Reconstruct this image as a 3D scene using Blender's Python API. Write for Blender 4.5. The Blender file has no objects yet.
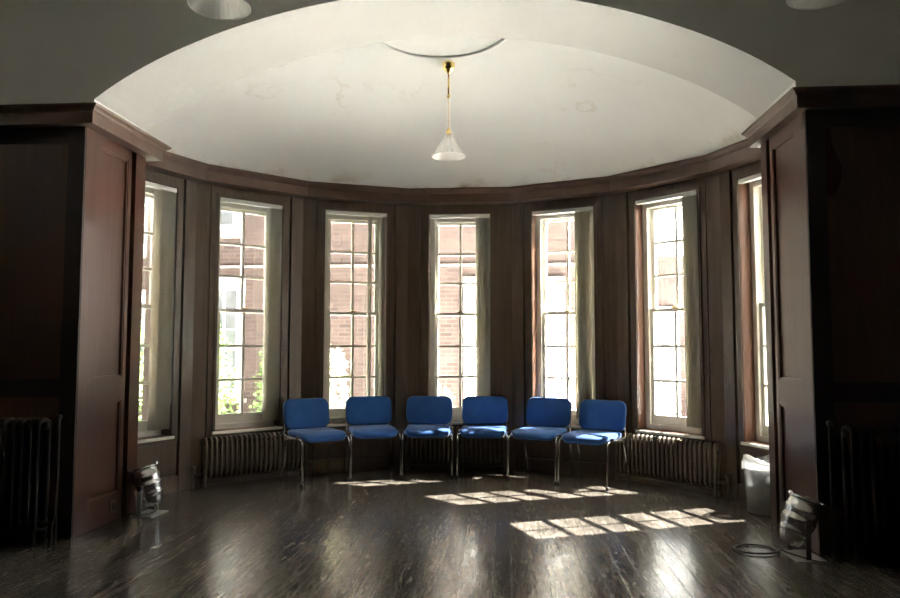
import bpy, bmesh, math, random
from mathutils import Vector, Matrix
random.seed(7)
C = bpy.context.scene.collection
sc = bpy.context.scene
PI = math.pi
def rad(a): return math.radians(a)

# ------------------------------------------------------------------ materials
def newmat(name):
    m = bpy.data.materials.new(name); m.use_nodes = True
    nt = m.node_tree; nt.nodes.clear()
    return m, nt
def N(nt, t, **k):
    n = nt.nodes.new(t)
    for a, v in k.items():
        if a == 'ins':
            for s, x in v.items():
                n.inputs[s].default_value = x
        else: setattr(n, a, v)
    return n
def L(nt, a, b): nt.links.new(a, b)
def principled(nt, **ins):
    p = N(nt, 'ShaderNodeBsdfPrincipled'); o = N(nt, 'ShaderNodeOutputMaterial')
    for k, v in ins.items(): p.inputs[k.replace('_', ' ')].default_value = v
    L(nt, p.outputs[0], o.inputs[0]); return p
def c4(c): return (c[0], c[1], c[2], 1)
def ramp(nt, fac, stops):
    r = N(nt, 'ShaderNodeValToRGB'); e = r.color_ramp.elements
    while len(e) < len(stops): e.new(.5)
    for i, (p, c) in enumerate(stops): e[i].position = p; e[i].color = c4(c)
    L(nt, fac, r.inputs[0]); return r.outputs[0]
def noise(nt, vec, scale, detail=4, rough=.55):
    n = N(nt, 'ShaderNodeTexNoise'); n.inputs['Scale'].default_value = scale
    n.inputs['Detail'].default_value = detail; n.inputs['Roughness'].default_value = rough
    L(nt, vec, n.inputs['Vector']); return n.outputs['Fac']
def mapping(nt, scale, coord='Object', loc=(0,0,0)):
    tc = N(nt, 'ShaderNodeTexCoord'); mp = N(nt, 'ShaderNodeMapping')
    mp.inputs['Scale'].default_value = scale; mp.inputs['Location'].default_value = loc
    L(nt, tc.outputs[coord], mp.inputs[0]); return mp.outputs[0]
def bump(nt, h, p, strength=.2, dist=.01):
    b = N(nt, 'ShaderNodeBump'); b.inputs['Strength'].default_value = strength; b.inputs['Distance'].default_value = dist
    L(nt, h, b.inputs['Height']); L(nt, b.outputs[0], p.inputs['Normal'])
def simple(name, col, rough=.5, metal=0, var=.12, scale=8, spec=.5, bmp=0):
    m, nt = newmat(name); p = principled(nt, Roughness=rough, Metallic=metal, Specular_IOR_Level=spec)
    f = noise(nt, mapping(nt, (1,1,1)), scale)
    L(nt, ramp(nt, f, [(.3, [x*(1-var) for x in col]), (.7, [min(1, x*(1+var)) for x in col])]), p.inputs['Base Color'])
    if bmp: bump(nt, f, p, bmp, .004)
    return m
def wood(name, a, b, rough=.35, s=(14,14,.9)):
    m, nt = newmat(name); p = principled(nt, Roughness=rough, Specular_IOR_Level=.6)
    v = mapping(nt, s)
    f = noise(nt, v, 2.2, 7, .62); g = noise(nt, mapping(nt, (1,1,.45)), 1.1, 3)
    mx = N(nt, 'ShaderNodeMath', operation='MULTIPLY_ADD'); mx.inputs[1].default_value = .65
    L(nt, f, mx.inputs[0])
    g2 = N(nt, 'ShaderNodeMath', operation='MULTIPLY'); g2.inputs[1].default_value = .35
    L(nt, g, g2.inputs[0]); L(nt, g2.outputs[0], mx.inputs[2])
    L(nt, ramp(nt, mx.outputs[0], [(.36, a), (.64, b)]), p.inputs['Base Color'])
    r = N(nt, 'ShaderNodeMapRange'); r.inputs['To Min'].default_value = rough-.08; r.inputs['To Max'].default_value = rough+.14
    L(nt, g, r.inputs[0]); L(nt, r.outputs[0], p.inputs['Roughness'])
    bump(nt, f, p, .12, .002)
    return m

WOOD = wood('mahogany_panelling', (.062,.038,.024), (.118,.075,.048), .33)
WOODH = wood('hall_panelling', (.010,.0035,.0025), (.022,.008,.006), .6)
WOODR = wood('red_mahogany', (.043,.0145,.008), (.078,.029,.016), .28)
REVEAL_LIT = wood('sunlit_reveal_wood', (.13,.058,.035), (.21,.105,.068), .35)  # lighter copy of the red wood, sunlight on the jambs painted into it
CORN = wood('cornice_wood', (.062,.029,.017), (.108,.053,.033), .4, (3,3,3))

def plaster(name, col, stain):
    m, nt = newmat(name); p = principled(nt, Roughness=.55, Specular_IOR_Level=.25)
    v = mapping(nt, (1,1,1))
    f = noise(nt, v, 1.3, 5)
    base = ramp(nt, f, [(.3, [x*.95 for x in col]), (.7, col)])
    if stain:
        w = noise(nt, v, .8, 7, .6)
        # thin crack-like rust stains where the noise crosses one level, only in a few patches
        sb = N(nt, 'ShaderNodeMath', operation='SUBTRACT'); sb.inputs[1].default_value = .5; L(nt, w, sb.inputs[0])
        ab = N(nt, 'ShaderNodeMath', operation='ABSOLUTE'); L(nt, sb.outputs[0], ab.inputs[0])
        ln = N(nt, 'ShaderNodeMapRange'); ln.inputs['From Max'].default_value = .012; ln.inputs['To Min'].default_value = 1; ln.inputs['To Max'].default_value = 0
        L(nt, ab.outputs[0], ln.inputs[0])
        q = noise(nt, mapping(nt, (1,1,1), loc=(3.1,1.7,0)), .8, 2)
        qm = N(nt, 'ShaderNodeMapRange'); qm.inputs['From Min'].default_value = .54; qm.inputs['From Max'].default_value = .66
        L(nt, q, qm.inputs[0])
        ml = N(nt, 'ShaderNodeMath', operation='MULTIPLY'); L(nt, ln.outputs[0], ml.inputs[0]); L(nt, qm.outputs[0], ml.inputs[1])
        m2 = N(nt, 'ShaderNodeMath', operation='MULTIPLY'); m2.inputs[1].default_value = .30; L(nt, ml.outputs[0], m2.inputs[0])
        mx = N(nt, 'ShaderNodeMix', data_type='RGBA'); L(nt, m2.outputs[0], mx.inputs[0]); L(nt, base, mx.inputs[6])
        mx.inputs[7].default_value = (.42,.29,.15,1)
        # damp yellowing and grime in a ring close to the cornice
        tc = N(nt, 'ShaderNodeTexCoord'); sx = N(nt, 'ShaderNodeSeparateXYZ'); L(nt, tc.outputs['Object'], sx.inputs[0])
        zr = N(nt, 'ShaderNodeMapRange'); zr.inputs['From Min'].default_value = 2.96; zr.inputs['From Max'].default_value = 2.84
        L(nt, sx.outputs[2], zr.inputs[0])
        d = noise(nt, v, 2.6, 6, .7); dm = N(nt, 'ShaderNodeMapRange'); dm.inputs['From Min'].default_value = .5; dm.inputs['From Max'].default_value = .72
        L(nt, d, dm.inputs[0])
        m3 = N(nt, 'ShaderNodeMath', operation='MULTIPLY'); L(nt, zr.outputs[0], m3.inputs[0]); L(nt, dm.outputs[0], m3.inputs[1])
        m4 = N(nt, 'ShaderNodeMix', data_type='RGBA'); L(nt, m3.outputs[0], m4.inputs[0]); L(nt, mx.outputs[2], m4.inputs[6])
        m4.inputs[7].default_value = (.36,.30,.16,1)
        base = m4.outputs[2]
    L(nt, base, p.inputs['Base Color'])
    h = noise(nt, v, 3.5, 6, .6); bump(nt, h, p, .35, .02)
    return m
CEIL = plaster('bay_ceiling_plaster', (.77,.77,.745), True)
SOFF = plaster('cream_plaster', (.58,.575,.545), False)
WALLP = plaster('hall_plaster', (.88,.87,.82), False)

def floor_mat():
    m, nt = newmat('dark_floorboards'); p = principled(nt, Specular_IOR_Level=.55)
    tc = N(nt, 'ShaderNodeTexCoord'); sx = N(nt, 'ShaderNodeSeparateXYZ'); L(nt, tc.outputs['Object'], sx.inputs[0])
    bw = .098
    dv = N(nt, 'ShaderNodeMath', operation='DIVIDE'); dv.inputs[1].default_value = bw; L(nt, sx.outputs[0], dv.inputs[0])
    fl = N(nt, 'ShaderNodeMath', operation='FLOOR'); L(nt, dv.outputs[0], fl.inputs[0])
    fr = N(nt, 'ShaderNodeMath', operation='FRACT'); L(nt, dv.outputs[0], fr.inputs[0])
    wn = N(nt, 'ShaderNodeTexWhiteNoise', noise_dimensions='1D'); L(nt, fl.outputs[0], wn.inputs['W'])
    # grain vector shifted per board
    cb = N(nt, 'ShaderNodeCombineXYZ'); 
    mx = N(nt, 'ShaderNodeMath', operation='MULTIPLY'); mx.inputs[1].default_value = 55; L(nt, sx.outputs[0], mx.inputs[0])
    my = N(nt, 'ShaderNodeMath', operation='MULTIPLY_ADD'); my.inputs[1].default_value = 6; L(nt, sx.outputs[1], my.inputs[0])
    ws = N(nt, 'ShaderNodeMath', operation='MULTIPLY'); ws.inputs[1].default_value = 40; L(nt, wn.outputs['Value'], ws.inputs[0]); L(nt, ws.outputs[0], my.inputs[2])
    L(nt, mx.outputs[0], cb.inputs[0]); L(nt, my.outputs[0], cb.inputs[1])
    g = noise(nt, cb.outputs[0], 1.0, 6, .65)
    col = ramp(nt, g, [(.28, (.048,.042,.036)), (.5, (.10,.086,.072)), (.74, (.19,.168,.142))])
    tone = N(nt, 'ShaderNodeMapRange'); tone.inputs['To Min'].default_value = .8; tone.inputs['To Max'].default_value = 1.2
    L(nt, wn.outputs['Value'], tone.inputs[0])
    hs = N(nt, 'ShaderNodeHueSaturation'); L(nt, col, hs.inputs['Color']); L(nt, tone.outputs[0], hs.inputs['Value'])
    # joints between the boards
    s1 = N(nt, 'ShaderNodeMath', operation='SUBTRACT'); s1.inputs[1].default_value = .5; L(nt, fr.outputs[0], s1.inputs[0])
    a1 = N(nt, 'ShaderNodeMath', operation='ABSOLUTE'); L(nt, s1.outputs[0], a1.inputs[0])
    j = N(nt, 'ShaderNodeMapRange'); j.inputs['From Min'].default_value = .468; j.inputs['From Max'].default_value = .49; L(nt, a1.outputs[0], j.inputs[0])
    dk = N(nt, 'ShaderNodeMix', data_type='RGBA'); L(nt, j.outputs[0], dk.inputs[0]); L(nt, hs.outputs[0], dk.inputs[6])
    jn = noise(nt, mapping(nt, (9,1.4,1)), 1.5, 3); L(nt, ramp(nt, jn, [(.48, (.010,.008,.007)), (.58, (.15,.138,.122))]), dk.inputs[7])  # pale stretches: dirt, and light caught in the gaps painted in
    # pale worn flecks, scuffs, mostly running along the boards
    v2 = mapping(nt, (60,11,1)); w1 = noise(nt, v2, 1.0, 6, .7)
    wr = N(nt, 'ShaderNodeMapRange'); wr.inputs['From Min'].default_value = .59; wr.inputs['From Max'].default_value = .70; wr.inputs['To Max'].default_value = .7; L(nt, w1, wr.inputs[0])
    w2 = noise(nt, mapping(nt, (1,1,1)), 60, 2, .6)
    wr2 = N(nt, 'ShaderNodeMapRange'); wr2.inputs['From Min'].default_value = .64; wr2.inputs['From Max'].default_value = .72; wr2.inputs['To Max'].default_value = .6; L(nt, w2, wr2.inputs[0])
    wa = N(nt, 'ShaderNodeMath', operation='MAXIMUM'); L(nt, wr.outputs[0], wa.inputs[0]); L(nt, wr2.outputs[0], wa.inputs[1])
    wm = N(nt, 'ShaderNodeMix', data_type='RGBA'); L(nt, wa.outputs[0], wm.inputs[0]); L(nt, dk.outputs[2], wm.inputs[6]); wm.inputs[7].default_value = (.36,.34,.31,1)
    L(nt, wm.outputs[2], p.inputs['Base Color'])
    ro = noise(nt, mapping(nt, (9,2,1)), 1.6, 5)
    rr = N(nt, 'ShaderNodeMapRange'); rr.inputs['From Min'].default_value = .3; rr.inputs['From Max'].default_value = .7; rr.inputs['To Min'].default_value = .17; rr.inputs['To Max'].default_value = .27
    L(nt, ro, rr.inputs[0]); L(nt, rr.outputs[0], p.inputs['Roughness'])
    # height: joints, cupping and grain
    hh = N(nt, 'ShaderNodeMath', operation='MULTIPLY_ADD'); hh.inputs[1].default_value = -1.0; L(nt, j.outputs[0], hh.inputs[0])
    h2 = N(nt, 'ShaderNodeMath', operation='MULTIPLY_ADD'); h2.inputs[1].default_value = .35; L(nt, g, h2.inputs[0])
    wc = N(nt, 'ShaderNodeMath', operation='SUBTRACT'); wc.inputs[1].default_value = .5; L(nt, wn.outputs['Value'], wc.inputs[0])   # each board lies a little out of level
    wob = N(nt, 'ShaderNodeMath', operation='MULTIPLY'); L(nt, wc.outputs[0], wob.inputs[0]); L(nt, s1.outputs[0], wob.inputs[1]); wob = wob.outputs[0]
    wo = N(nt, 'ShaderNodeMath', operation='MULTIPLY'); wo.inputs[1].default_value = .55; L(nt, wob, wo.inputs[0])
    L(nt, wo.outputs[0], h2.inputs[2]); L(nt, h2.outputs[0], hh.inputs[2])
    bump(nt, hh.outputs[0], p, .35, .003)
    return m
FLOOR = floor_mat()
CREAM = simple('aged_cream_paint', (.78,.76,.68), .45, 0, .08, 6)
WHITE = simple('white_paint', (.8,.8,.77), .4, 0, .05, 5)
def glass_mat(name, tint, rough=0.0, refl=.08):
    m, nt = newmat(name); o = N(nt, 'ShaderNodeOutputMaterial')
    t = N(nt, 'ShaderNodeBsdfTransparent'); t.inputs[0].default_value = c4(tint)
    g = N(nt, 'ShaderNodeBsdfGlossy'); g.inputs['Roughness'].default_value = rough
    fr = N(nt, 'ShaderNodeFresnel'); fr.inputs[0].default_value = 1.45
    f = noise(nt, mapping(nt, (1,1,1)), 4); mr = N(nt, 'ShaderNodeMapRange'); mr.inputs['To Min'].default_value = .8; mr.inputs['To Max'].default_value = 1.0
    L(nt, f, mr.inputs[0]); ml = N(nt, 'ShaderNodeMath', operation='MULTIPLY'); L(nt, mr.outputs[0], ml.inputs[0]); L(nt, fr.outputs[0], ml.inputs[1])
    x = N(nt, 'ShaderNodeMixShader'); L(nt, ml.outputs[0], x.inputs[0]); L(nt, t.outputs[0], x.inputs[1]); L(nt, g.outputs[0], x.inputs[2])
    L(nt, x.outputs[0], o.inputs[0]); return m
GLASS = glass_mat('window_glass', (.95,.96,.95))
def film(name, col, trans, transl, rough=.3, var=.1, scale=9):
    # thin sheet: part clear, part scattering on both sides
    m, nt = newmat(name); o = N(nt, 'ShaderNodeOutputMaterial')
    d = N(nt, 'ShaderNodeBsdfDiffuse'); tl = N(nt, 'ShaderNodeBsdfTranslucent'); tr = N(nt, 'ShaderNodeBsdfTransparent'); gl = N(nt, 'ShaderNodeBsdfGlossy')
    gl.inputs['Roughness'].default_value = rough
    f = noise(nt, mapping(nt, (1,1,1)), scale); cc = ramp(nt, f, [(.3, [x*(1-var) for x in col]), (.7, col)])
    L(nt, cc, d.inputs[0]); L(nt, cc, tl.inputs[0])
    a = N(nt, 'ShaderNodeMixShader'); a.inputs[0].default_value = transl; L(nt, d.outputs[0], a.inputs[1]); L(nt, tl.outputs[0], a.inputs[2])
    b = N(nt, 'ShaderNodeMixShader'); b.inputs[0].default_value = trans; L(nt, a.outputs[0], b.inputs[1]); L(nt, tr.outputs[0], b.inputs[2])
    fr = N(nt, 'ShaderNodeFresnel'); fr.inputs[0].default_value = 1.35
    e = N(nt, 'ShaderNodeMixShader'); L(nt, fr.outputs[0], e.inputs[0]); L(nt, b.outputs[0], e.inputs[1]); L(nt, gl.outputs[0], e.inputs[2])
    L(nt, e.outputs[0], o.inputs[0]); return m
BLIND = film('cream_blind_fabric', (.95,.91,.80), .0, .62, .9, .04, 20)
SHADE = film('ribbed_shade_glass', (.92,.91,.87), .18, .5, .12, .06)
BINP = film('clear_bin_plastic', (.90,.91,.90), .62, .5, .15)
LINER = film('bin_liner_film', (.95,.95,.95), .5, .5, .3, .12, 14)
RUBB = simple('crumpled_refuse', (.80,.66,.42), .8, 0, .5, 16)
BRASS = simple('polished_brass', (.78,.56,.20), .2, 1, .06, 5)
CHROME = simple('chrome_tube', (.72,.71,.69), .16, 1, .06, 6)
ALU = simple('polished_aluminium', (.74,.74,.75), .26, 1, .14, 12, bmp=.15)
STEEL = simple('pale_metal_plate', (.66,.66,.64), .38, .6, .1, 9)
BLACKM = simple('black_metal', (.02,.02,.02), .4, .3, .2, 9)
PLAST = simple('black_plastic', (.015,.015,.017), .45, 0, .1, 9)
BULB = simple('opal_bulb', (.8,.79,.74), .3, 0, .03)
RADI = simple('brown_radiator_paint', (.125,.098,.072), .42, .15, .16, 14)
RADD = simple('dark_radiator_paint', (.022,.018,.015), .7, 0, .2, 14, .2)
SOCK = simple('bronze_socket', (.16,.12,.07), .35, .7, .15, 20)
def fabric():
    m, nt = newmat('blue_weave'); p = principled(nt, Roughness=.85, Specular_IOR_Level=.15, Sheen_Weight=.25)
    f = noise(nt, mapping(nt, (1,1,1)), 260, 2); h = noise(nt, mapping(nt, (1,1,1)), 7, 3)
    mx = N(nt, 'ShaderNodeMath', operation='MULTIPLY_ADD'); mx.inputs[1].default_value = .5; L(nt, f, mx.inputs[0])
    q = N(nt, 'ShaderNodeMath', operation='MULTIPLY'); q.inputs[1].default_value = .5; L(nt, h, q.inputs[0]); L(nt, q.outputs[0], mx.inputs[2])
    L(nt, ramp(nt, mx.outputs[0], [(.35, (.020,.080,.26)), (.65, (.030,.115,.36))]), p.inputs['Base Color'])
    bump(nt, f, p, .3, .002); return m
BLUE = fabric()
def brick():
    m, nt = newmat('weathered_brick'); p = principled(nt, Roughness=.9, Specular_IOR_Level=.1)
    tc = N(nt, 'ShaderNodeTexCoord'); sx = N(nt, 'ShaderNodeSeparateXYZ'); cb = N(nt, 'ShaderNodeCombineXYZ')
    L(nt, tc.outputs['Object'], sx.inputs[0]); L(nt, sx.outputs[0], cb.inputs[0]); L(nt, sx.outputs[2], cb.inputs[1])
    b = N(nt, 'ShaderNodeTexBrick'); L(nt, cb.outputs[0], b.inputs['Vector'])
    b.inputs['Scale'].default_value = 1; b.inputs['Brick Width'].default_value = .225; b.inputs['Row Height'].default_value = .075
    b.inputs['Mortar Size'].default_value = .010; b.inputs['Bias'].default_value = -.1
    b.inputs['Color1'].default_value = (.062,.043,.038,1); b.inputs['Color2'].default_value = (.040,.029,.027,1); b.inputs['Mortar'].default_value = (.068,.056,.050,1)
    w = noise(nt, mapping(nt, (1,1,1)), 1.3, 5); mr = N(nt, 'ShaderNodeMapRange'); mr.inputs['To Min'].default_value = .6; mr.inputs['To Max'].default_value = 1.4
    L(nt, w, mr.inputs[0]); hs = N(nt, 'ShaderNodeHueSaturation'); L(nt, b.outputs[0], hs.inputs['Color']); L(nt, mr.outputs[0], hs.inputs['Value'])
    L(nt, hs.outputs[0], p.inputs['Base Color']); return m
BRICK = brick()
PANE_DK = simple('dark_pane', (.09,.095,.10), .08, 0, .3, 2)
STONE = simple('pale_stone', (.20,.18,.165), .8, 0, .15, 4)
SLATE = simple('roof_slate', (.12,.12,.13), .7, 0, .25, 6)
PAVE = simple('pale_paving', (.80,.80,.80), .9, 0, .12, 3)
def leafmat(name, a, b):
    m, nt = newmat(name); o = N(nt, 'ShaderNodeOutputMaterial')
    d = N(nt, 'ShaderNodeBsdfDiffuse'); t = N(nt, 'ShaderNodeBsdfTranslucent')
    c = ramp(nt, noise(nt, mapping(nt, (1,1,1)), 5, 4), [(.3, a), (.7, b)]); L(nt, c, d.inputs[0]); L(nt, c, t.inputs[0])
    x = N(nt, 'ShaderNodeMixShader'); x.inputs[0].default_value = .4; L(nt, d.outputs[0], x.inputs[1]); L(nt, t.outputs[0], x.inputs[2]); L(nt, x.outputs[0], o.inputs[0]); return m
LEAF = leafmat('green_leaves', (.06,.11,.035), (.17,.24,.09))
LEAFP = leafmat('pale_leaves', (.20,.22,.11), (.36,.36,.24))
STEM = simple('twig_bark', (.16,.11,.07), .9)

# ------------------------------------------------------------------ mesh helpers
def obj(name, bm, m, parent=None, smooth=False, loc=None, mat=None):
    bmesh.ops.recalc_face_normals(bm, faces=bm.faces)
    me = bpy.data.meshes.new(name); bm.to_mesh(me); bm.free()
    for mm in (m if isinstance(m, (list, tuple)) else [m]): me.materials.append(mm)
    if smooth:
        for p in me.polygons: p.use_smooth = True
    o = bpy.data.objects.new(name, me); C.objects.link(o)
    if parent: o.parent = parent
    if loc is not None: o.location = loc
    if mat is not None: o.matrix_local = mat
    return o
def empty(name, loc=(0,0,0), rz=0, parent=None):
    o = bpy.data.objects.new(name, None); C.objects.link(o); o.location = loc; o.rotation_euler = (0,0,rz); o.empty_display_size = .1
    if parent: o.parent = parent
    return o
def tag(o, label=None, cat=None, group=None, kind=None):
    for k, v in (('label', label), ('category', cat), ('group', group), ('kind', kind)):
        if v: o[k] = v
    return o
def structure(o): o['kind'] = 'structure'; return o
def copy_tree(o, parent=None):
    c = o.copy(); C.objects.link(c); c.parent = parent
    for ch in list(o.children): copy_tree(ch, c)
    return c
def B(): return bmesh.new()
def box(bm, x0, x1, y0, y1, z0, z1, M=None, bev=0):
    if bev:
        t = bmesh.new(); box(t, x0, x1, y0, y1, z0, z1)
        bmesh.ops.bevel(t, geom=t.edges[:], offset=bev, segments=2, affect='EDGES', profile=.6)
        me = bpy.data.meshes.new('tmp'); t.to_mesh(me); t.free()
        if M is not None: me.transform(M)
        bm.from_mesh(me); bpy.data.meshes.remove(me); return
    v = [Vector(p) for p in ((x0,y0,z0),(x1,y0,z0),(x1,y1,z0),(x0,y1,z0),(x0,y0,z1),(x1,y0,z1),(x1,y1,z1),(x0,y1,z1))]
    if M is not None: v = [M @ p for p in v]
    v = [bm.verts.new(p) for p in v]
    for f in ((0,3,2,1),(4,5,6,7),(0,1,5,4),(1,2,6,5),(2,3,7,6),(3,0,4,7)): bm.faces.new([v[i] for i in f])
def prism(bm, pts, axis, a, b):
    # polygon extruded along an axis: axis 'z' pts=(x,y); 'y' pts=(x,z)
    f = {'z': lambda p, t: (p[0], p[1], t), 'y': lambda p, t: (p[0], t, p[1]), 'x': lambda p, t: (t, p[0], p[1])}[axis]
    A = [bm.verts.new(f(p, a)) for p in pts]; Bv = [bm.verts.new(f(p, b)) for p in pts]
    bm.faces.new(A); bm.faces.new(Bv[::-1]); n = len(pts)
    for i in range(n): bm.faces.new((A[i], A[(i+1) % n], Bv[(i+1) % n], Bv[i]))
def lattice(bm, us, zs, hole, d0, d1, P=None):
    # one connected board of thickness d0..d1 in the (u,z) plane with the cells hole(i,j) left open; P maps (u,d,z) to 3-D
    P = P or (lambda u, d, z: (u, d, z))
    V = {}
    def v(i, j, k):
        if (i,j,k) not in V: V[i,j,k] = bm.verts.new(P(us[i], (d0,d1)[k], zs[j]))
        return V[i,j,k]
    nu, nz = len(us)-1, len(zs)-1
    solid = lambda i, j: 0 <= i < nu and 0 <= j < nz and not hole(i, j)
    for i in range(nu):
        for j in range(nz):
            if not solid(i, j): continue
            for k in (0,1): bm.faces.new([v(i,j,k), v(i+1,j,k), v(i+1,j+1,k), v(i,j+1,k)])
            if not solid(i-1,j): bm.faces.new([v(i,j,0), v(i,j+1,0), v(i,j+1,1), v(i,j,1)])
            if not solid(i+1,j): bm.faces.new([v(i+1,j,0), v(i+1,j+1,0), v(i+1,j+1,1), v(i+1,j,1)])
            if not solid(i,j-1): bm.faces.new([v(i,j,0), v(i+1,j,0), v(i+1,j,1), v(i,j,1)])
            if not solid(i,j+1): bm.faces.new([v(i,j+1,0), v(i+1,j+1,0), v(i+1,j+1,1), v(i,j+1,1)])
def smooth_path(pts, it=2):
    pts = [Vector(p) for p in pts]
    for _ in range(it):
        q = [pts[0]]
        for a, b in zip(pts[:-1], pts[1:]): q += [a.lerp(b, .25), a.lerp(b, .75)]
        pts = q + [pts[-1]]
    return pts
def tube(bm, pts, r, n=10, closed=False, flat=1, cap=True):
    pts = [Vector(p) for p in pts]; m = len(pts); rings = []; up = None
    for i, p in enumerate(pts):
        if closed: t = pts[(i+1) % m] - pts[i-1]
        else: t = pts[min(i+1, m-1)] - pts[max(i-1, 0)]
        t.normalize()
        if up is None:
            up = Vector((1,0,0)) if abs(t.x) < .9 else Vector((0,1,0))
        up = (up - t*up.dot(t)).normalized(); s = t.cross(up)
        rr = r[i] if isinstance(r, (list, tuple)) else r
        rings.append([bm.verts.new(p + up*math.cos(2*PI*k/n)*rr*flat + s*math.sin(2*PI*k/n)*rr) for k in range(n)])
    for i in range(m if closed else m-1):
        a, b = rings[i], rings[(i+1) % m]
        for k in range(n): bm.faces.new((a[k], a[(k+1) % n], b[(k+1) % n], b[k]))
    if cap and not closed: bm.faces.new(rings[0][::-1]); bm.faces.new(rings[-1])
def lathe(bm, prof, n=24, M=None, close=False, rib=None):
    # prof: (radius, height); axis z
    rings = []
    for j, (r, z) in enumerate(prof):
        if r < 1e-5:
            p = Vector((0,0,z)); rings.append([bm.verts.new(M @ p if M is not None else p)]); continue
        ring = []
        for k in range(n):
            q = r*(1 + (rib[0]*math.cos(rib[1]*2*PI*k/n)*min(1, j/2) if rib else 0))
            p = Vector((q*math.cos(2*PI*k/n), q*math.sin(2*PI*k/n), z)); ring.append(bm.verts.new(M @ p if M is not None else p))
        rings.append(ring)
    for a, b in zip(rings[:-1], rings[1:]):
        for k in range(n):
            l = (k+1) % n
            if len(a) == 1 and len(b) > 1: bm.faces.new((a[0], b[k], b[l]))
            elif len(b) == 1 and len(a) > 1: bm.faces.new((a[k], b[0], a[l]))
            elif len(a) > 1: bm.faces.new((a[k], a[l], b[l], b[k]))
    if close and len(rings[0]) > 1: bm.faces.new(rings[0])
    if close and len(rings[-1]) > 1: bm.faces.new(rings[-1])
def axisM(p, d):
    return Matrix.Translation(Vector(p)) @ Vector(d).to_track_quat('Z', 'Y').to_matrix().to_4x4()
def cyl(bm, a, b, r, n=12, r2=None):
    a, b = Vector(a), Vector(b); d = b - a
    lathe(bm, [(r, 0), (r if r2 is None else r2, d.length)], n, axisM(a, d), close=True)
def pillow(bm, w, h, t, rc, er, crown=.01, f=None, nc=7):
    # rounded upholstered slab in the xy-plane, thickness t centred on z
    def outline(ins):
        r = max(rc-ins, .004); a, b = w/2-ins-r, h/2-ins-r; o = []
        for cx, cy, s in ((a,b,0),(-a,b,90),(-a,-b,180),(a,-b,270)):
            for k in range(nc+1):
                an = rad(s + 90*k/nc); o.append((cx+r*math.cos(an), cy+r*math.sin(an)))
        return o
    layers = []
    for k in range(5): an = rad(90*k/4); layers.append((er*(1-math.sin(an)), -t/2+er*(1-math.cos(an)) if False else -t/2+er*(1-math.sin(an)) if False else None))
    layers = []
    for k in range(5):
        an = PI/2*k/4; layers.append((er*(1-math.sin(an)), -t/2 + er*(1-math.cos(an))))
    for k in range(5):
        an = PI/2*k/4; layers.append((er*(1-math.cos(an)), t/2 - er*(1-math.sin(an))))
    m = min(w, h)/2
    for q, c in ((.25,.55),(.5,.85),(.75,.97)): layers.append((er+(m-er-.006)*q, t/2+crown*c))
    rings = []
    for ins, z in layers:
        rings.append([bm.verts.new((x, y, z)) for x, y in outline(ins)])
    n = len(rings[0])
    for a, b in zip(rings[:-1], rings[1:]):
        for k in range(n): bm.faces.new((a[k], a[(k+1) % n], b[(k+1) % n], b[k]))
    bm.faces.new(rings[0][::-1]); bm.faces.new(rings[-1])
    if f:
        for v in bm.verts: v.co = f(v.co)

# ------------------------------------------------------------------ measures of the room
AP = 2.7277; HALF = AP*math.tan(rad(11.25)); ANG = [-67.5,-45,-22.5,0,22.5,45,67.5]
PW, PF, PB = 2.314, -.15, .65          # half width between the piers, front and back of the piers
WO, WZ0, WZ1 = .318, .475, 2.605       # window opening
K, ZA = .1163, 3.585                   # shallow dome of the bay ceiling
def F(a, u, d, z):
    a = rad(a); return Vector((math.sin(a)*(AP+d)+math.cos(a)*u, math.cos(a)*(AP+d)-math.sin(a)*u, z))
def FM(a): return Matrix.Rotation(-rad(a), 4, 'Z') @ Matrix.Translation((0, AP, 0))

# floor
bm = B(); box(bm, -6.2, 6.2, -8.2, 3.1, -.12, 0); structure(obj('floor', bm, FLOOR))

# bay walls, one facet each, with the window opening, casing and corner pilaster boards
side = ['left_end', 'left_outer', 'left_inner', 'centre', 'right_inner', 'right_outer', 'right_end']
for i, a in enumerate(ANG):
    bm = B(); t = math.tan(rad(11.25))
    us = [-HALF, -WO, WO, HALF]; zs = [0, WZ0, WZ1, 2.9]
    lattice(bm, us, zs, lambda i, j: i == 1 and j == 1, 0, .33 if i < 4 else .195, lambda u, d, z: (u*(1+d*t/HALF) if abs(abs(u)-HALF) < 1e-6 else u, d, z))  # left and centre facets thickened outside, shaped to block sun at the centre window
    w = structure(obj('wall_bay_'+side[i], bm, WOOD)); w.matrix_world = FM(a)
    # casing board with a moulded inner bead, set off from the pilasters by a groove
    bm = B(); lattice(bm, [-.395, -.325, .325, .395], [WZ0-.06, WZ0-.005, 2.612, 2.70], lambda i, j: i == 1 and j == 1, -.022, .001)
    obj('casing', bm, WOOD, w)
    bm = B(); lattice(bm, [-.345, -.320, .320, .345], [WZ0-.02, WZ0-.001, 2.607, 2.635], lambda i, j: i == 1 and j == 1, -.034, -.018)
    obj('bead', bm, WOOD, w)
    bm = B(); lattice(bm, [-WO, -WO+.003, WO-.003, WO], [WZ0, WZ0+.003, WZ1-.003, WZ1], lambda i, j: i == 1 and j == 1, -.02, .086); obj('lit_reveal_lining', bm, REVEAL_LIT, w)  # thin skin added over the reveal to carry its painted sunlight
    bm = B(); box(bm, -.395, .395, -.012, .001, .16, WZ0-.065, bev=.004); obj('apron_panel', bm, WOOD, w)
    bm = B(); prism(bm, [(-HALF+.004,-.026),(HALF-.004,-.026),(HALF,0),(-HALF,0)], 'z', 0, .13); structure(obj('baseboard_bay_'+side[i], bm, WOOD)).matrix_world = FM(a)
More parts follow.
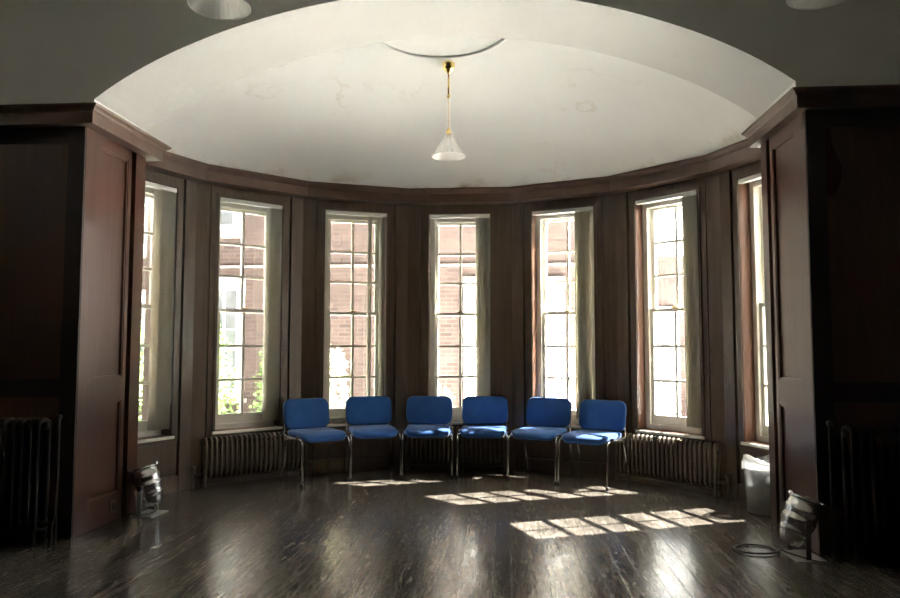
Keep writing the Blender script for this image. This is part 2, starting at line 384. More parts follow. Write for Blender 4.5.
# pilasters wrapping the corners between the facets
tn = 0
for k in range(6):
    a = -56.25 + 22.5*k; bm = B()
    ml, mr = FM(ANG[k]), FM(ANG[k+1]); sT = math.tan(rad(11.25)); d = .034
    pl = [ml @ Vector((HALF-.132, 0, 0)), ml @ Vector((HALF-.132, -d, 0)), ml @ Vector((HALF-d*sT, -d, 0)), mr @ Vector((-HALF+.132, -d, 0)), mr @ Vector((-HALF+.132, 0, 0)), ml @ Vector((HALF, 0, 0))]
    prism(bm, [(p.x, p.y) for p in pl], 'z', 0, 2.72); tn += 1
    structure(obj('trim_%d' % tn, bm, WOOD))
# cornice round the bay: fascia and crown moulding
bm = B(); prof = [(2.74,2.703),(2.572,2.703),(2.568,2.79),(2.555,2.797),(2.550,2.806),(2.535,2.818),(2.527,2.830),(2.527,2.842),(2.74,2.85)]
rows = []
for k in range(8):
    a = rad(-78.75+22.5*k); rows.append([bm.verts.new((math.sin(a)*p/math.cos(rad(11.25)), math.cos(a)*p/math.cos(rad(11.25)), z)) for p, z in prof])
for A, D in zip(rows[:-1], rows[1:]):
    for k in range(len(prof)): l = (k+1) % len(prof); bm.faces.new((A[k], A[l], D[l], D[k]))
bm.faces.new(rows[0]); bm.faces.new(rows[-1][::-1])
tn += 1; structure(obj('trim_%d' % tn, bm, CORN))

# piers at both ends of the bay, panelled on the inner side
def pier(s, nm, PB, cp):
    global tn
    bm = B(); X = lambda x: s*x
    pts = [(s*PW, PF), (s*3.05, PF), (s*3.05, PB), (s*PW, PB), (s*PW, .505), (s*(PW+.035), .505), (s*(PW+.035), .445), (s*PW, .445)]
    # recessed panel ground with two sunk panels
    prism(bm, [(s*(PW+.018), PF), (s*3.05, PF), (s*3.05, PB), (s*PW, PB), (s*PW, .505), (s*(PW+.04), .505), (s*(PW+.04), .442), (s*(PW+.018), .442)], 'z', 0, 2.82)
    w = structure(obj('wall_pier_'+nm, bm, WOODR))
    bm = B(); lattice(bm, [PF, .02, .395, .442], [0, .19, .845, 1.012, 2.607, 2.82], lambda i, j: i == 1 and j in (1, 3), PW, PW+.019, lambda u, d, z: (s*d, u, z))
    obj('panel_frame', bm, WOODR, w)
    for z0, z1 in ((.19,.845),(1.012,2.607)):
        bm = B(); lattice(bm, [.02, .034, .381, .395], [z0, z0+.014, z1-.014, z1], lambda i, j: i == 1 and j == 1, PW+.004, PW+.019, lambda u, d, z: (s*d, u, z)); obj('panel_moulding', bm, WOODR, w)
    # cornice: front run, inner run, back return (one mitred band)
    bm = B(); pr = [(.0,2.69),(.09*cp,2.69),(.092*cp,2.765),(.105*cp,2.772),(.112*cp,2.782),(.135*cp,2.795),(.14*cp,2.808),(.0,2.82)]
    path = [((s*6.0, PF), (0,-1)), ((s*PW, PF), (-s,-1)), ((s*PW, PB), (-s,1)), ((s*2.75, PB), (0,1))]
    rows = [[bm.verts.new((q[0]+n[0]*p, q[1]+n[1]*p, z)) for p, z in pr] for q, n in path]
    for A, D in zip(rows[:-1], rows[1:]):
        for k in range(len(pr)): l = (k+1) % len(pr); bm.faces.new((A[k], A[l], D[l], D[k]))
    bm.faces.new(rows[0]); bm.faces.new(rows[-1][::-1])
    tn += 1; structure(obj('trim_%d' % tn, bm, CORN))
    # panelling of the hall wall beyond the pier
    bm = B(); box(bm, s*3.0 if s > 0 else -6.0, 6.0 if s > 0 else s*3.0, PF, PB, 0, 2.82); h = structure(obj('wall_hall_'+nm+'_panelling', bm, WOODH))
    cuts = [2.316, 2.43, 2.95, 3.05, 3.6, 3.7, 4.25, 4.35, 4.9, 5.0, 5.9, 6.0]
    bm = B(); lattice(bm, cuts, [0, .2, .9, 1.02, 2.58, 2.7], lambda i, j: i % 2 == 1 and j in (1,3), PF-.016, PF, lambda u, d, z: (s*u, d, z)); obj('panel_frame', bm, WOODH, h)
pier(-1, 'left', .65, 1); pier(1, 'right', .615, .72)

# plaster wall over the piers with the arch opening, its soffit, and the bay's domed ceiling
AH = 2.27
def arch(x): return ZA - K*(x*x + .54*.54) - .065*(x/AH)**8 - .006
xs = [-AH + 2*AH*k/64 for k in range(65)]
bm = B(); rows = []
for x in [-6.0] + xs + [6.0]:
    zb = 2.80 if abs(x) > 2.4 else arch(x); rows.append((x, zb))
def archbody(bm, y0, y1):
    prof = [(-6.0, 2.80), (-AH, 2.80)] + [(x, arch(x)) for x in xs] + [(AH, 2.80), (6.0, 2.80)]
    for (xa, za), (xb, zb) in zip(prof[:-1], prof[1:]):
        pass
    P = [(y, [bm.verts.new((x, y, z)) for x, z in prof], [bm.verts.new((x, y, 3.98)) for x, z in prof]) for y in (y0, y1)]
    n = len(prof)
    for y, lo, up in P:
        for k in range(n-1):
            if (lo[k].co-lo[k+1].co).length > 1e-6:
                if abs(lo[k].co.x-lo[k+1].co.x) > 1e-6: bm.faces.new((lo[k], lo[k+1], up[k+1], up[k]))
    for k in range(n-1):
        f = bm.faces.new((P[0][1][k], P[0][1][k+1], P[1][1][k+1], P[1][1][k]))
        if 1 <= k <= n-3: f.material_index = 1
archbody(bm, PF, .56)
bmesh.ops.remove_doubles(bm, verts=bm.verts[:], dist=1e-5)
structure(obj('wall_arch', bm, [WALLP, SOFF]))
def zc(r, an=None):
    if an is not None:                 # the dome's edge turns from round to the seven straight runs of the cornice
        ap = max(r*math.cos(an-(PI/2-rad(22.5*k))) for k in range(-4, 5)); t = min(1, max(0, (r-1.7)/.8)); t = t*t*(3-2*t)
        r = r+(ap-r)*t
    t = min(1, max(0, (r-1.7)/.83))
    return ZA - K*r*r + .05*math.sin(PI*t)*t
bm = B(); nr, na = 30, 96; rings = []; top = []
for j in range(nr+1):
    r = 2.78*j/nr
    rings.append([bm.verts.new((0,0,zc(0)))] if j == 0 else [bm.verts.new((r*math.cos(2*PI*k/na), r*math.sin(2*PI*k/na), zc(r, 2*PI*k/na))) for k in range(na)])
for a, b in zip(rings[:-1], rings[1:]):
    for k in range(na):
        l = (k+1) % na
        if len(a) == 1: bm.faces.new((a[0], b[k], b[l]))
        else: bm.faces.new((a[k], a[l], b[l], b[k]))
bmesh.ops.bisect_plane(bm, geom=bm.verts[:]+bm.edges[:]+bm.faces[:], plane_co=(0,.50,0), plane_no=(0,-1,0), clear_outer=True)
ext = bmesh.ops.extrude_face_region(bm, geom=bm.faces[:])
bmesh.ops.translate(bm, verts=[v for v in ext['geom'] if isinstance(v, bmesh.types.BMVert)], vec=(0,0,.18))
structure(obj('ceiling', bm, CEIL, smooth=True))
bm = B()   # moulded plaster ring
n = 96; tube(bm, [(.54*math.cos(2*PI*k/n), .30+.54*math.sin(2*PI*k/n), zc(math.hypot(.54*math.cos(2*PI*k/n), .30+.54*math.sin(2*PI*k/n)))+.004) for k in range(n)], .019, 10, True)
bmesh.ops.bisect_plane(bm, geom=bm.verts[:]+bm.edges[:]+bm.faces[:], plane_co=(0,.555,0), plane_no=(0,-1,0), clear_outer=True)
tn += 1; structure(obj('trim_%d' % tn, bm, CEIL, smooth=True))
bm = B(); box(bm, -6.2, 6.2, -8.2, .6, 3.96, 4.1); structure(obj('ceiling_hall', bm, WALLP))
for nm, q in (('left', (-6.2,-6,-8.2,.65)), ('right', (6,6.2,-8.2,.65)), ('back', (-6.2,6.2,-8.2,-8))):
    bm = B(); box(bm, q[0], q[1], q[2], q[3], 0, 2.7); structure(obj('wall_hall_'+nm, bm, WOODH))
    bm = B(); box(bm, q[0], q[1], q[2], q[3], 2.7, 4.0); structure(obj('wall_hall_'+nm+'_upper', bm, WALLP))
# outer return walls closing the bay behind the piers
for s, nm in ((-1,'left'),(1,'right')):
    bm = B(); box(bm, min(s*2.75, s*3.4), max(s*2.75, s*3.4), .45, .68, 0, 3.9); structure(obj('wall_return_'+nm, bm, BRICK))

# ------------------------------------------------------------------ sash windows
def sash(d0, d1, z0, z1, bot, topr):
    u = [-.272, -.232]; bar = .0115; zz = [z0, z0+bot]; gz = (z1-topr-z0-bot)
    for k in (1,2): c = z0+bot+gz*k/3; zz += [c-bar, c+bar]
    zz += [z1-topr, z1]
    uu = [-.272, -.232, -bar, bar, .232, .272]
    bm = B(); lattice(bm, uu, zz, lambda i, j: i in (1,3) and j in (1,3,5), d0, d1); return bm
def make_window(n):
    w = structure(empty('window_%d' % n))
    bm = B(); lattice(bm, [-WO-.001, -.270, .270, WO+.001], [WZ0-.01, .515, 2.548, WZ1+.005], lambda i, j: i == 1 and j == 1, .085, .20); obj('window_frame', bm, CREAM, w)
    bm = B(); lattice(bm, [-.290, -.262, .262, .290], [.505, .525, 2.535, 2.56], lambda i, j: i == 1 and j == 1, .078, .10); obj('staff_bead', bm, CREAM, w)
    s = obj('upper_sash', sash(.150, .185, 1.555, 2.552, .03, .035), CREAM, w)
    bm = B(); box(bm, -.235, .235, .166, .169, 1.58, 2.52); obj('pane', bm, GLASS, s)
    s = obj('lower_sash', sash(.108, .145, .515, 1.588, .095, .032), CREAM, w)
    bm = B(); box(bm, -.235, .235,   .125, .128, .605, 1.56); obj('pane', bm, GLASS, s)
    bm = B(); box(bm, -.03, .03, .085, .11, 1.588, 1.60, bev=.003); obj('sash_catch', bm, BRASS, w)
    bm = B(); box(bm, -.345, .345, -.045, .10, WZ0-.026, WZ0-.001, bev=.006); obj('window_sill', bm, CREAM, w)
    return w
w0 = make_window(1)
for i, a in enumerate(ANG):
    w = w0 if i == 0 else copy_tree(w0); w.name = 'window_%d' % (i+1); w.matrix_world = FM(a)

# ------------------------------------------------------------------ vertical blinds drawn to the side
ordn = ['leftmost bay window', 'second bay window from left', 'third bay window from left', 'middle bay window', 'third bay window from right', 'second bay window from right', 'rightmost bay window']
vanes = [ [(.316-.020*k, 118-4*(k % 3)) for k in range(7)],
          [(.316-.019*k, 114-5*(k % 2)) for k in range(6)],
          [(.165, 94), (.180, 97), (.290, 100)],
          [(.316-.018*k, 116-6*(k % 3)) for k in range(7)],
          [(.266-.016*k, 62+4*(k % 3)) for k in range(7)],
          [(.318-.020*k, 44+6*(k % 3)) for k in range(6)],
          [(.318-.016*k, 114-5*(k % 2)) for k in range(5)] ]
extra = ['a broad cream stack', 'cream strips stacked right', 'only thin pale strips showing', 'a pleated cream stack', 'a bright gap beside it', 'sunlit strips glowing', 'mostly behind the pier']
vane_bm = B(); rows = []
for z in (0, .5, 1.0, 1.5, 2.03):
    rows.append([vane_bm.verts.new((x*.5, .004*math.cos(x*PI*14), z)) for x in (-.0889, -.03, .03, .0889)])
for A, D in zip(rows[:-1], rows[1:]):
    for k in range(3): vane_bm.faces.new((A[k], A[k+1], D[k+1], D[k]))
ext = bmesh.ops.extrude_face_region(vane_bm, geom=vane_bm.faces[:])
bmesh.ops.translate(vane_bm, verts=[v for v in ext['geom'] if isinstance(v, bmesh.types.BMVert)], vec=(0,.0012,0))
vane0 = None
for i, a in enumerate(ANG):
    b = empty('vertical_blind'); b.matrix_world = FM(a)
    tag(b, 'vertical blind of the %s, %s' % (ordn[i], extra[i]), 'blind', 'vertical blinds in the bay windows')
    bm = B(); box(bm, -WO+.004, WO-.004, -.030, .016, 2.566, 2.602, bev=.004); obj('headrail', bm, WHITE, b)
    for u, an in vanes[i]:
        if vane0 is None: v = vane0 = obj('vane', vane_bm, BLIND, b, smooth=True)
        else:
            v = vane0.copy(); C.objects.link(v); v.parent = b
        v.location = (u-.028, .022, .535); v.rotation_euler = (0, 0, rad(an))
    bm = B(); us = [u for u, _ in vanes[i]]
    tube(bm, [(max(us)+.01-.028, -.018, .545), (sum(us)/len(us)-.028, -.02, .538), (min(us)-.038, -.018, .545)], .002, 6); obj('spacer_chain', bm, WHITE, b, True)
    bm = B(); tube(bm, smooth_path([(.298,-.026,2.57),(.300,-.027,1.4),(.300,-.03,.75),(.306,-.03,.735),(.309,-.028,.76),(.308,-.026,1.5),(.306,-.026,2.57)], 1), .0018, 6); obj('control_cord', bm, WHITE, b, True)

# ------------------------------------------------------------------ radiators
def radiator(nsec, h, gauge, depth, name, label, M, pipes, group=None, RADI=RADI):
    root = empty(name); root.matrix_world = M
    tag(root, label, 'radiator', group)
    w = nsec*gauge; r = .0155; dd = depth/2-r
    bm = B(); path = []
    zb, zt = .085, h-r
    loop = []
    for k in range(7): an = PI*k/6; loop.append((0, -dd*math.cos(an), zt-.03+.03*math.sin(an)))
    for k in range(7): an = PI*k/6; loop.append((0, dd*math.cos(an), zb+.03-.03*math.sin(an)))
    tube(bm, loop, r, 8, True)
    for z in (zt-.035, zb+.035): tube(bm, [(-gauge/2-.002, 0, z), (-.006, 0, z), (.006, 0, z), (gauge/2+.002, 0, z)], .024, 8)
    first = None
    for k in range(nsec):
        if first is None: s = first = obj('section', bm, RADI, root, True)
        else: s = first.copy(); C.objects.link(s); s.parent = root
        s.location = (-w/2+gauge*(k+.5), 0, 0)
    for x in (-w/2+gauge*.5, w/2-gauge*.5):
        bm = B()
        tube(bm, [(x, -dd, .10), (x, -dd, .02), (x, -dd-.004, 0)], [.014,.013,.02], 8); obj('foot', bm, RADI, root, True)
        bm = B(); tube(bm, [(x, dd, .10), (x, dd, .02), (x, dd+.004, 0)], [.014,.013,.02], 8); obj('foot', bm, RADI, root, True)
    for x, tall in pipes:
        sg = 1 if x > 0 else -1; xp = sg*(w/2+(.045 if tall else .075)); bm = B()
        tube(bm, [(xp, 0, 0), (xp, 0, .10), (xp, 0, .13)], .011, 8)
        v = obj('valve_pipe', bm, RADI, root, True)
        bm = B(); tube(bm, [(sg*(w/2-.005), 0, .12), (xp, 0, .12)], .012, 8); obj('union', bm, RADI, v, True)
        bm = B(); lathe(bm, [(.0,.125),(.017,.13),(.017,.15),(.012,.16),(.022,.165),(.024,.185),(.012,.195),(0,.197)], 12, Matrix.Translation((xp,0,0))); obj('valve_head', bm, RADI, v, True)
        if tall:
            bm = B(); tube(bm, [(xp+sg*.03, 0, 0), (xp+sg*.03, 0, .4), (xp+sg*.03, 0, h+.005)], .010, 8); q = obj('riser_pipe', bm, RADI, root, True)
            bm = B(); lathe(bm, [(.0,h-.01),(.016,h-.005),(.018,h+.012),(.010,h+.02),(0,h+.022)], 12, Matrix.Translation((xp+sg*.03,0,0))); obj('pipe_cap', bm, RADI, q, True)
    bm = B(); tube(bm, [(-w/2, 0, .05), (0, 0, .05), (w/2, 0, .05)], .008, 8); obj('return_pipe', bm, RADI, root, True)
    return root
radiator(22, .435, .0470, .095, 'radiator', 'low dark column radiator under the second bay window from the left, beside the left chairs', FM(-45) @ Matrix.Translation((.065,-.077,0)), [(-1,0),(1,0)], 'low radiators of the bay')
radiator(22, .435, .0460, .095, 'radiator', 'low dark column radiator behind the two middle blue chairs', FM(0) @ Matrix.Translation((-.035,-.077,0)), [(1,0)], 'low radiators of the bay')
radiator(23, .445, .0450, .095, 'radiator', 'low taupe column radiator with sunlit top left of the waste bin', FM(45) @ Matrix.Translation((-.015,-.077,0)), [(1,0)], 'low radiators of the bay')
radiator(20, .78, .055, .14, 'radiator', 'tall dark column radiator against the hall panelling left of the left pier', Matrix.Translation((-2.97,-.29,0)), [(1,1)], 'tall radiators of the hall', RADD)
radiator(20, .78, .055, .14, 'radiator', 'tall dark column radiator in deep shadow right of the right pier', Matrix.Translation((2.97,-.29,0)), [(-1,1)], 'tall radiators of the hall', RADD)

# ------------------------------------------------------------------ stacking chairs
def make_chair():
    root = empty('stacking_chair')
    def sf(c):
        x, y, z = c; y2 = y
        z2 = z + .012*(abs(x)/.22)**2*1.0 - .006
        if y < -.10: z2 -= ((-.10-y)/.12)**2*.028
        if y > .10: z2 += ((y-.10)/.12)**2*.012
        return Vector((x, y2-.065, z2+.425))
    bm = B(); pillow(bm, .435, .43, .058, .075, .026, .010, sf); obj('seat', bm, BLUE, root, True)
    bm = B(); pillow(bm, .415, .39, .014, .06, .005, .0, lambda c: sf(Vector((c.x, c.y, c.z-.034)))); obj('seat_pan', bm, PLAST, root, True)
    def bf(c):
        x, y, z = c                              # x across, y up, z thickness (front = +z)
        yy = -z + .018*(1-(x/.23)**2)            # wraps forward at the sides
        v = Vector((x, yy, y)); v = Matrix.Rotation(-rad(11), 3, 'X') @ v
        return v + Vector((0, .165, .600))
    bm = B(); pillow(bm, .462, .285, .042, .075, .019, .008, bf); obj('backrest', bm, BLUE, root, True)
    bm = B(); pillow(bm, .448, .27, .014, .07, .006, .0, lambda c: bf(Vector((c.x, c.y, -c.z-.026)))); obj('back_shell', bm, PLAST, root, True)
    for s in (-1, 1):
        X = s*.229
        bm = B(); tube(bm, smooth_path([(X*.985,-.045,.398),(X,-.165,.402),(X*1.01,-.235,.398),(X*1.02,-.252,.36),(X*1.03,-.270,.012)], 2), .0125, 10, flat=.72)
        l = obj('leg', bm, CHROME, root, True)
        bm = B(); cyl(bm, (X*1.029,-.2695,.03), (X*1.031,-.2705,0), .0155, 10); obj('leg_tip', bm, PLAST, l, True)
        bm = B(); tube(bm, smooth_path([(X*.985,-.05,.39),(X*1.0,.06,.392),(X*1.01,.10,.375),(X*1.02,.125,.33),(X*1.03,.205,.012)], 2), .0125, 10, flat=.72)
        l = obj('leg', bm, CHROME, root, True)
        bm = B(); cyl(bm, (X*1.029,.2005,.03), (X*1.031,.2065,0), .0155, 10); obj('leg_tip', bm, PLAST, l, True)
        bm = B(); tube(bm, smooth_path([(X*.99,-.06,.401),(X*.99,.12,.403),(X*.97,.165,.412),(X*.94,.180,.45),(X*.90,.200,.56)], 2), .010, 10, flat=.8); obj('back_support', bm, CHROME, root, True)
        bm = B(); box(bm, X-.012 if s < 0 else X-.004, X+.004 if s < 0 else X+.012, -.185, -.13, .398, .432, bev=.003); obj('link_bracket', bm, CHROME, root)
    for y in (-.17, .05):
        bm = B(); tube(bm, [(-.228,y,.395),(-.1,y,.385),(.1,y,.385),(.228,y,.395)], .009, 8); obj('cross_rail', bm, CHROME, root, True)
    return root
chair0 = make_chair()
chairs = [((-1.145,1.815),40,'blue upholstered stacking chair at the left end of the row, turned furthest to the right'),
          ((-.745,2.10),20,'blue stacking chair second from the left in the row'),
          ((-.275,2.185),3,'blue stacking chair left of the middle pair, in front of the centre radiator'),
          ((.245,2.20),-2,'blue stacking chair right of the middle pair with a sunlit top corner'),
          ((.700,2.090),-25,'blue stacking chair second from the right in the row'),
          ((1.134,1.828),-32,'blue stacking chair at the right end of the row, sunlit seat, beside the sunny radiator')]
for i, ((mx, my), an, lb) in enumerate(chairs):
    c = chair0 if i == 0 else copy_tree(chair0)
    r = rad(an); c.location = (mx-math.sin(r)*.27, my+math.cos(r)*.27, 0); c.rotation_euler = (0,0,r)
    tag(c, lb, 'chair', 'blue chairs in a row along the bay')

# ------------------------------------------------------------------ pendant lamps
def pendant(x, y, ztop, zrim, label, R=.132):
    root = empty('pendant_lamp', (x, y, ztop)); tag(root, label, 'lamp', 'pendant lamps with conical glass shades')
    H = zrim-ztop
    bm = B(); lathe(bm, [(0,.03),(.048,.03),(.050,-.004),(.046,-.012),(.046,-.03),(.038,-.045),(.022,-.055),(.018,-.072),(.006,-.08),(0,-.08)], 24); obj('ceiling_cup', bm, BRASS, root, True)
    zr = -.08-(.18 if H < -.5 else .05); top = H+.235
    bm = B(); cyl(bm, (0,0,-.075), (0,0,zr), .0075, 10); obj('rod', bm, BRASS, root, True)
    bm = B(); cyl(bm, (0,0,zr+.008), (0,0,zr-.012), .013, 12); obj('rod_end', bm, BRASS, root, True)
    ch = obj('chain', None or chain_bm(zr-.008, top-.004), BRASS, root, True)
    bm = B(); lathe(bm, [(0,top),(.010,top-.002),(.014,top-.02),(.02,top-.03),(.02,top-.045),(.034,top-.055),(.038,top-.075),(.034,top-.085),(0,top-.085)], 20); obj('shade_holder', bm, BRASS, root, True)
    bm = B(); t2 = top-.062; h2 = t2-H
    prof = [(.036, t2), (.040, t2-.012)] + [(.040+(R-.040)*k/8, t2-.012-(h2-.012)*(k/8)**.92) for k in range(1, 9)]
    lathe(bm, prof, 96, rib=(.012, 32))
    inner = [(r-.004, z) for r, z in prof]
    obj('lamp_shade', bm, SHADE, root, True)
    bm = B(); tube(bm, [((R+.0005)*math.cos(2*PI*k/64), (R+.0005)*math.sin(2*PI*k/64), H) for k in range(64)], .0028, 6, True); obj('shade_rim', bm, BULB, root, True)
    bm = B(); lathe(bm, [(.016,top-.085),(.018,top-.11),(.03,top-.135),(.036,top-.16),(.03,top-.185),(.015,top-.197),(0,top-.2)], 16); obj('bulb', bm, BULB, root, True)
def chain_bm(z0, z1):
    bm = B(); n = max(3, int((z0-z1)/.017)); st = (z0-z1)/n
    for k in range(n):
        zc_ = z0-st*(k+.5); pts = []
        for q in range(10):
            an = 2*PI*q/10; a, b = .0062*math.cos(an), st*.66*math.sin(an)
            pts.append((a, 0, zc_+b) if k % 2 else (0, a, zc_+b))
        tube(bm, pts, .0019, 5, True)
    return bm
pendant(.022, .93, zc(.93), 2.735, 'brass pendant lamp on a chain hanging from the domed bay ceiling')
pendant(-.682, -1.95, 3.96, 2.595, 'hall pendant lamp with ribbed glass shade at the top left, cut by the frame', .121)
pendant(1.662, -1.95, 3.96, 2.56, 'hall pendant lamp with glass shade at the top right, cut by the frame', .121)

# ------------------------------------------------------------------ stage lights on the floor
def par_light(loc, rz, tilt, label, cable=None, dark=False):
    root = empty('stage_light', loc, rz); tag(root, label, 'stage light', 'metal can lights on the floor')
    M = Matrix.Translation((0,0,.205)) @ Matrix.Rotation(tilt, 4, 'Y')
    prof = [(0,-.150),(.020,-.150),(.022,-.143),(.046,-.140),(.060,-.128),(.070,-.105),(.078,-.085),(.079,-.075),(.086,-.072),(.087,-.052),(.084,-.048),(.090,-.030),(.094,-.008),(.097,.0),(.097,.016),(.092,.02),(.094,.04),(.098,.06),(.098,.08),(.093,.084),(.090,.115),(.090,.13),(.086,.13),(.085,.06),(.06,.02),(0,.01)]
    bm = B(); lathe(bm, prof, 40, M); obj('can_body', bm, ALU, root, True)
    bm = B(); lathe(bm, [(.086,.122),(.099,.122),(.101,.128),(.101,.138),(.096,.142),(.086,.140),(.086,.122)], 40, M); obj('front_ring', bm, ALU, root, True)
    bm = B(); lathe(bm, [(0,.104),(.04,.100),(.083,.088)], 32, M); obj('lens', bm, PANE_DK, root, True)
    for an in (0, 120, 240):
        bm = B(); q = M @ Matrix.Rotation(rad(an), 4, 'Z'); box(bm, .090, .118, -.014, .014, .128, .150, q, bev=.003); obj('frame_clip', bm, ALU, root)
    # flat strap bracket standing on the base plate, pivoting at the can's sides
    for s in (-1, 1):
        bm = B(); box(bm, -.015, .015, s*.108-.002, s*.108+.002, .008, .23, bev=.0015); l = obj('bracket_arm', bm, BLACKM if dark else STEEL, root)
        bm = B(); lathe(bm, [(0,.0),(.016,.0),(.02,.004),(.02,.016),(.012,.022),(0,.022)], 14, axisM((0, s*.108, .205), (0, s, 0))); obj('pivot_knob', bm, BLACKM, l, True)
        bm = B(); cyl(bm, (0, s*.09, .205), (0, s*.109, .205), .006, 8); obj('pivot_bolt', bm, STEEL, l, True)
    bm = B(); box(bm, -.07, .10, -.112, .112, 0, .008, bev=.002); obj('base_plate', bm, STEEL, root)
    if cable:
        bm = B(); tube(bm, smooth_path(cable, 3), .0055, 8); obj('power_cable', bm, PLAST, root, True)
    else:
        bm = B(); e = M @ Vector((.01,0,-.15)); tube(bm, smooth_path([e, e+Vector((.02,.0,-.03)), (.06,-.05,.02), (.03,-.08,.015), (-.06,-.09,.014), (-.1,-.02,.006)], 3), .0045, 8); obj('power_cable', bm, PLAST, root, True)
par_light((-2.165,.545,0), rad(-6), rad(-20), 'silver can stage light standing on the floor by the left pier, tilted at the wall')
e = Matrix.Translation((0,0,.205)) @ Matrix.Rotation(rad(24), 4, 'Y') @ Vector((0,0,-.15))
def cable_loop():
    p = [e, e+Vector((-.02,.01,-.02)), Vector((-.10,.05,.012))]
    for k in range(15): an = rad(20+24*k); p.append(Vector((-.20+.13*math.cos(an), .13+.11*math.sin(an), .0065+.0004*k)))
    return p + [Vector((-.05,.02,.012)), Vector((.02,-.13,.008)), Vector((.10,-.16,.006))]
par_light((2.185,-.205,0), rad(6), rad(24), 'silver can stage light on the floor by the right pier, black cable coiled beside it', cable_loop(), True)

# ------------------------------------------------------------------ waste bin with liner and rubbish
bx, by = 2.383, .955
t = empty('waste_bin', (bx, by, 0)); tag(t, 'translucent plastic waste bin standing between the right pier and the last window', 'bin')
bm = B(); lathe(bm, [(0,.004),(.112,.004),(.116,.010),(.137,.335),(.134,.335),(.113,.012),(0,.010)], 40); obj('bin_body', bm, BINP, t, True)
bm = B(); tube(bm, [(.1375*math.cos(2*PI*k/48), .1375*math.sin(2*PI*k/48), .332) for k in range(48)], .0055, 8, True); obj('bin_rim', bm, BINP, t, True)
bm = B(); n = 56; rings = []
for j, (r, z) in enumerate([(.02,.03),(.09,.022),(.108,.05),(.118,.14),(.123,.22),(.126,.29),(.126,.34),(.130,.405),(.1445,.365),(.146,.340),(.145,.322)]):
    ring = []
    for k in range(n):
        an = 2*PI*k/n; wv = .0035*math.sin(9*an+j)+.003*math.sin(17*an+2*j); q = r
        if j in (7,8): q = r+.3*wv; zz = z+.026*math.sin(2*an+1.0)*(j == 7)+.5*wv
        elif j >= 9: q = r+.35*abs(wv); zz = z-.014*math.sin(3*an)
        else: q = r-abs(wv); zz = z
        ring.append(bm.verts.new((q*math.cos(an), q*math.sin(an), zz)))
    rings.append(ring)
for a, b in zip(rings[:-1], rings[1:]):
    for k in range(n): bm.faces.new((a[k], a[(k+1) % n], b[(k+1) % n], b[k]))
bm.faces.new(rings[0][::-1])
tag(obj('bin_liner', bm, LINER, None, True, (bx, by, 0)), 'crumpled white bin liner folded over the rim of the waste bin', 'bin liner')
bm = B(); bmesh.ops.create_icosphere(bm, subdivisions=4, radius=1)
for v in bm.verts:
    d = v.co.copy(); f = 1+.10*math.sin(7*d.x+2)*math.sin(6*d.y)+.07*math.sin(13*d.z+5*d.x)
    v.co = Vector((d.x*.092*f, d.y*.092*f, .140+d.z*.092*f))
tag(obj('rubbish', bm, RUBB, None, True, (bx, by, 0)), 'brownish refuse showing through the side of the waste bin', 'rubbish')

# small bronze socket on the left pier
t = empty('power_socket', (-PW, .315, .105)); tag(t, 'small bronze power socket low on the left pier panelling', 'socket')
bm = B(); box(bm, 0, .010, -.042, .042, -.042, .042, bev=.003); obj('face_plate', bm, SOCK, t)
bm = B(); box(bm, .009, .018, -.016, .016, -.022, .022, bev=.003); obj('rocker', bm, BLACKM, t)

# ------------------------------------------------------------------ outside
bm = B(); box(bm, -30, 30, 3.05, 40, -.9, -.6); structure(obj('floor_courtyard', bm, PAVE))
def sash_out(parent, x0, x1, z0, z1, y, cols, rows, surround=.09, fill=PANE_DK):
    f = .05
    us = [x0]; 
    for k in range(cols):
        a = x0+f+(x1-x0-2*f)*k/cols; b = x0+f+(x1-x0-2*f)*(k+1)/cols; g = .018
        us += [a+(g if k else 0), b-(g if k < cols-1 else 0)]
    us.append(x1); zs = [z0]
    for k in range(rows):
        a = z0+f+(z1-z0-2*f)*k/rows; b = z0+f+(z1-z0-2*f)*(k+1)/rows; g = .018
        zs += [a+(g if k else 0), b-(g if k < rows-1 else 0)]
    zs.append(z1)
    bm = B(); lattice(bm, us, zs, lambda i, j: i % 2 == 1 and j % 2 == 1, y-.05, y+.01); w = obj('window', bm, WHITE, parent)
    bm = B(); box(bm, x0+.02, x1-.02, y-.022, y-.012, z0+.02, z1-.02); obj('pane', bm, fill, w)
    bm = B(); lattice(bm, [x0-surround, x0, x1, x1+surround], [z0-.12, z0, z1, z1+.16], lambda i, j: i == 1 and j == 1, y-.09, y+.01); obj('surround', bm, WHITE, w)
    bm = B(); box(bm, x0-.16, x1+.16, y-.16, y+.01, z0-.20, z0-.12); obj('sill', bm, STONE, w)
    return w
t = empty('brick_building', (0, 8, -.6)); tag(t, 'long old brick house with white windows behind the left and middle bay windows', 'building')
Z = .6
bm = B(); box(bm, -14, 2.25, 0, 6, 0, 6.4+Z); obj('wall', bm, BRICK, t)
bm = B(); box(bm, -14.1, 2.35, -.05, .02, 2.66+Z, 2.70+Z); obj('string_course', bm, STONE, t)
bm = B(); prism(bm, [(-.3, 6.4+Z), (6.3, 6.4+Z), (3.0, 8.3+Z)], 'x', -14.2, 2.45); obj('roof', bm, SLATE, t)
sash_out(t, -5.25, -4.38, 3.40+Z, 4.9+Z, 0, 2, 3)
sash_out(t, -5.05, -4.28, .45+Z, 2.30+Z, 0, 3, 5)
sash_out(t, -6.9, -5.98, .55+Z, 2.1+Z, 0, 3, 4)
sash_out(t, -6.75, -6.02, 3.05+Z, 4.6+Z, 0, 2, 4)
w = sash_out(t, 1.12, 1.40, -.15+Z, 2.0+Z, 0, 1, 6, .02)
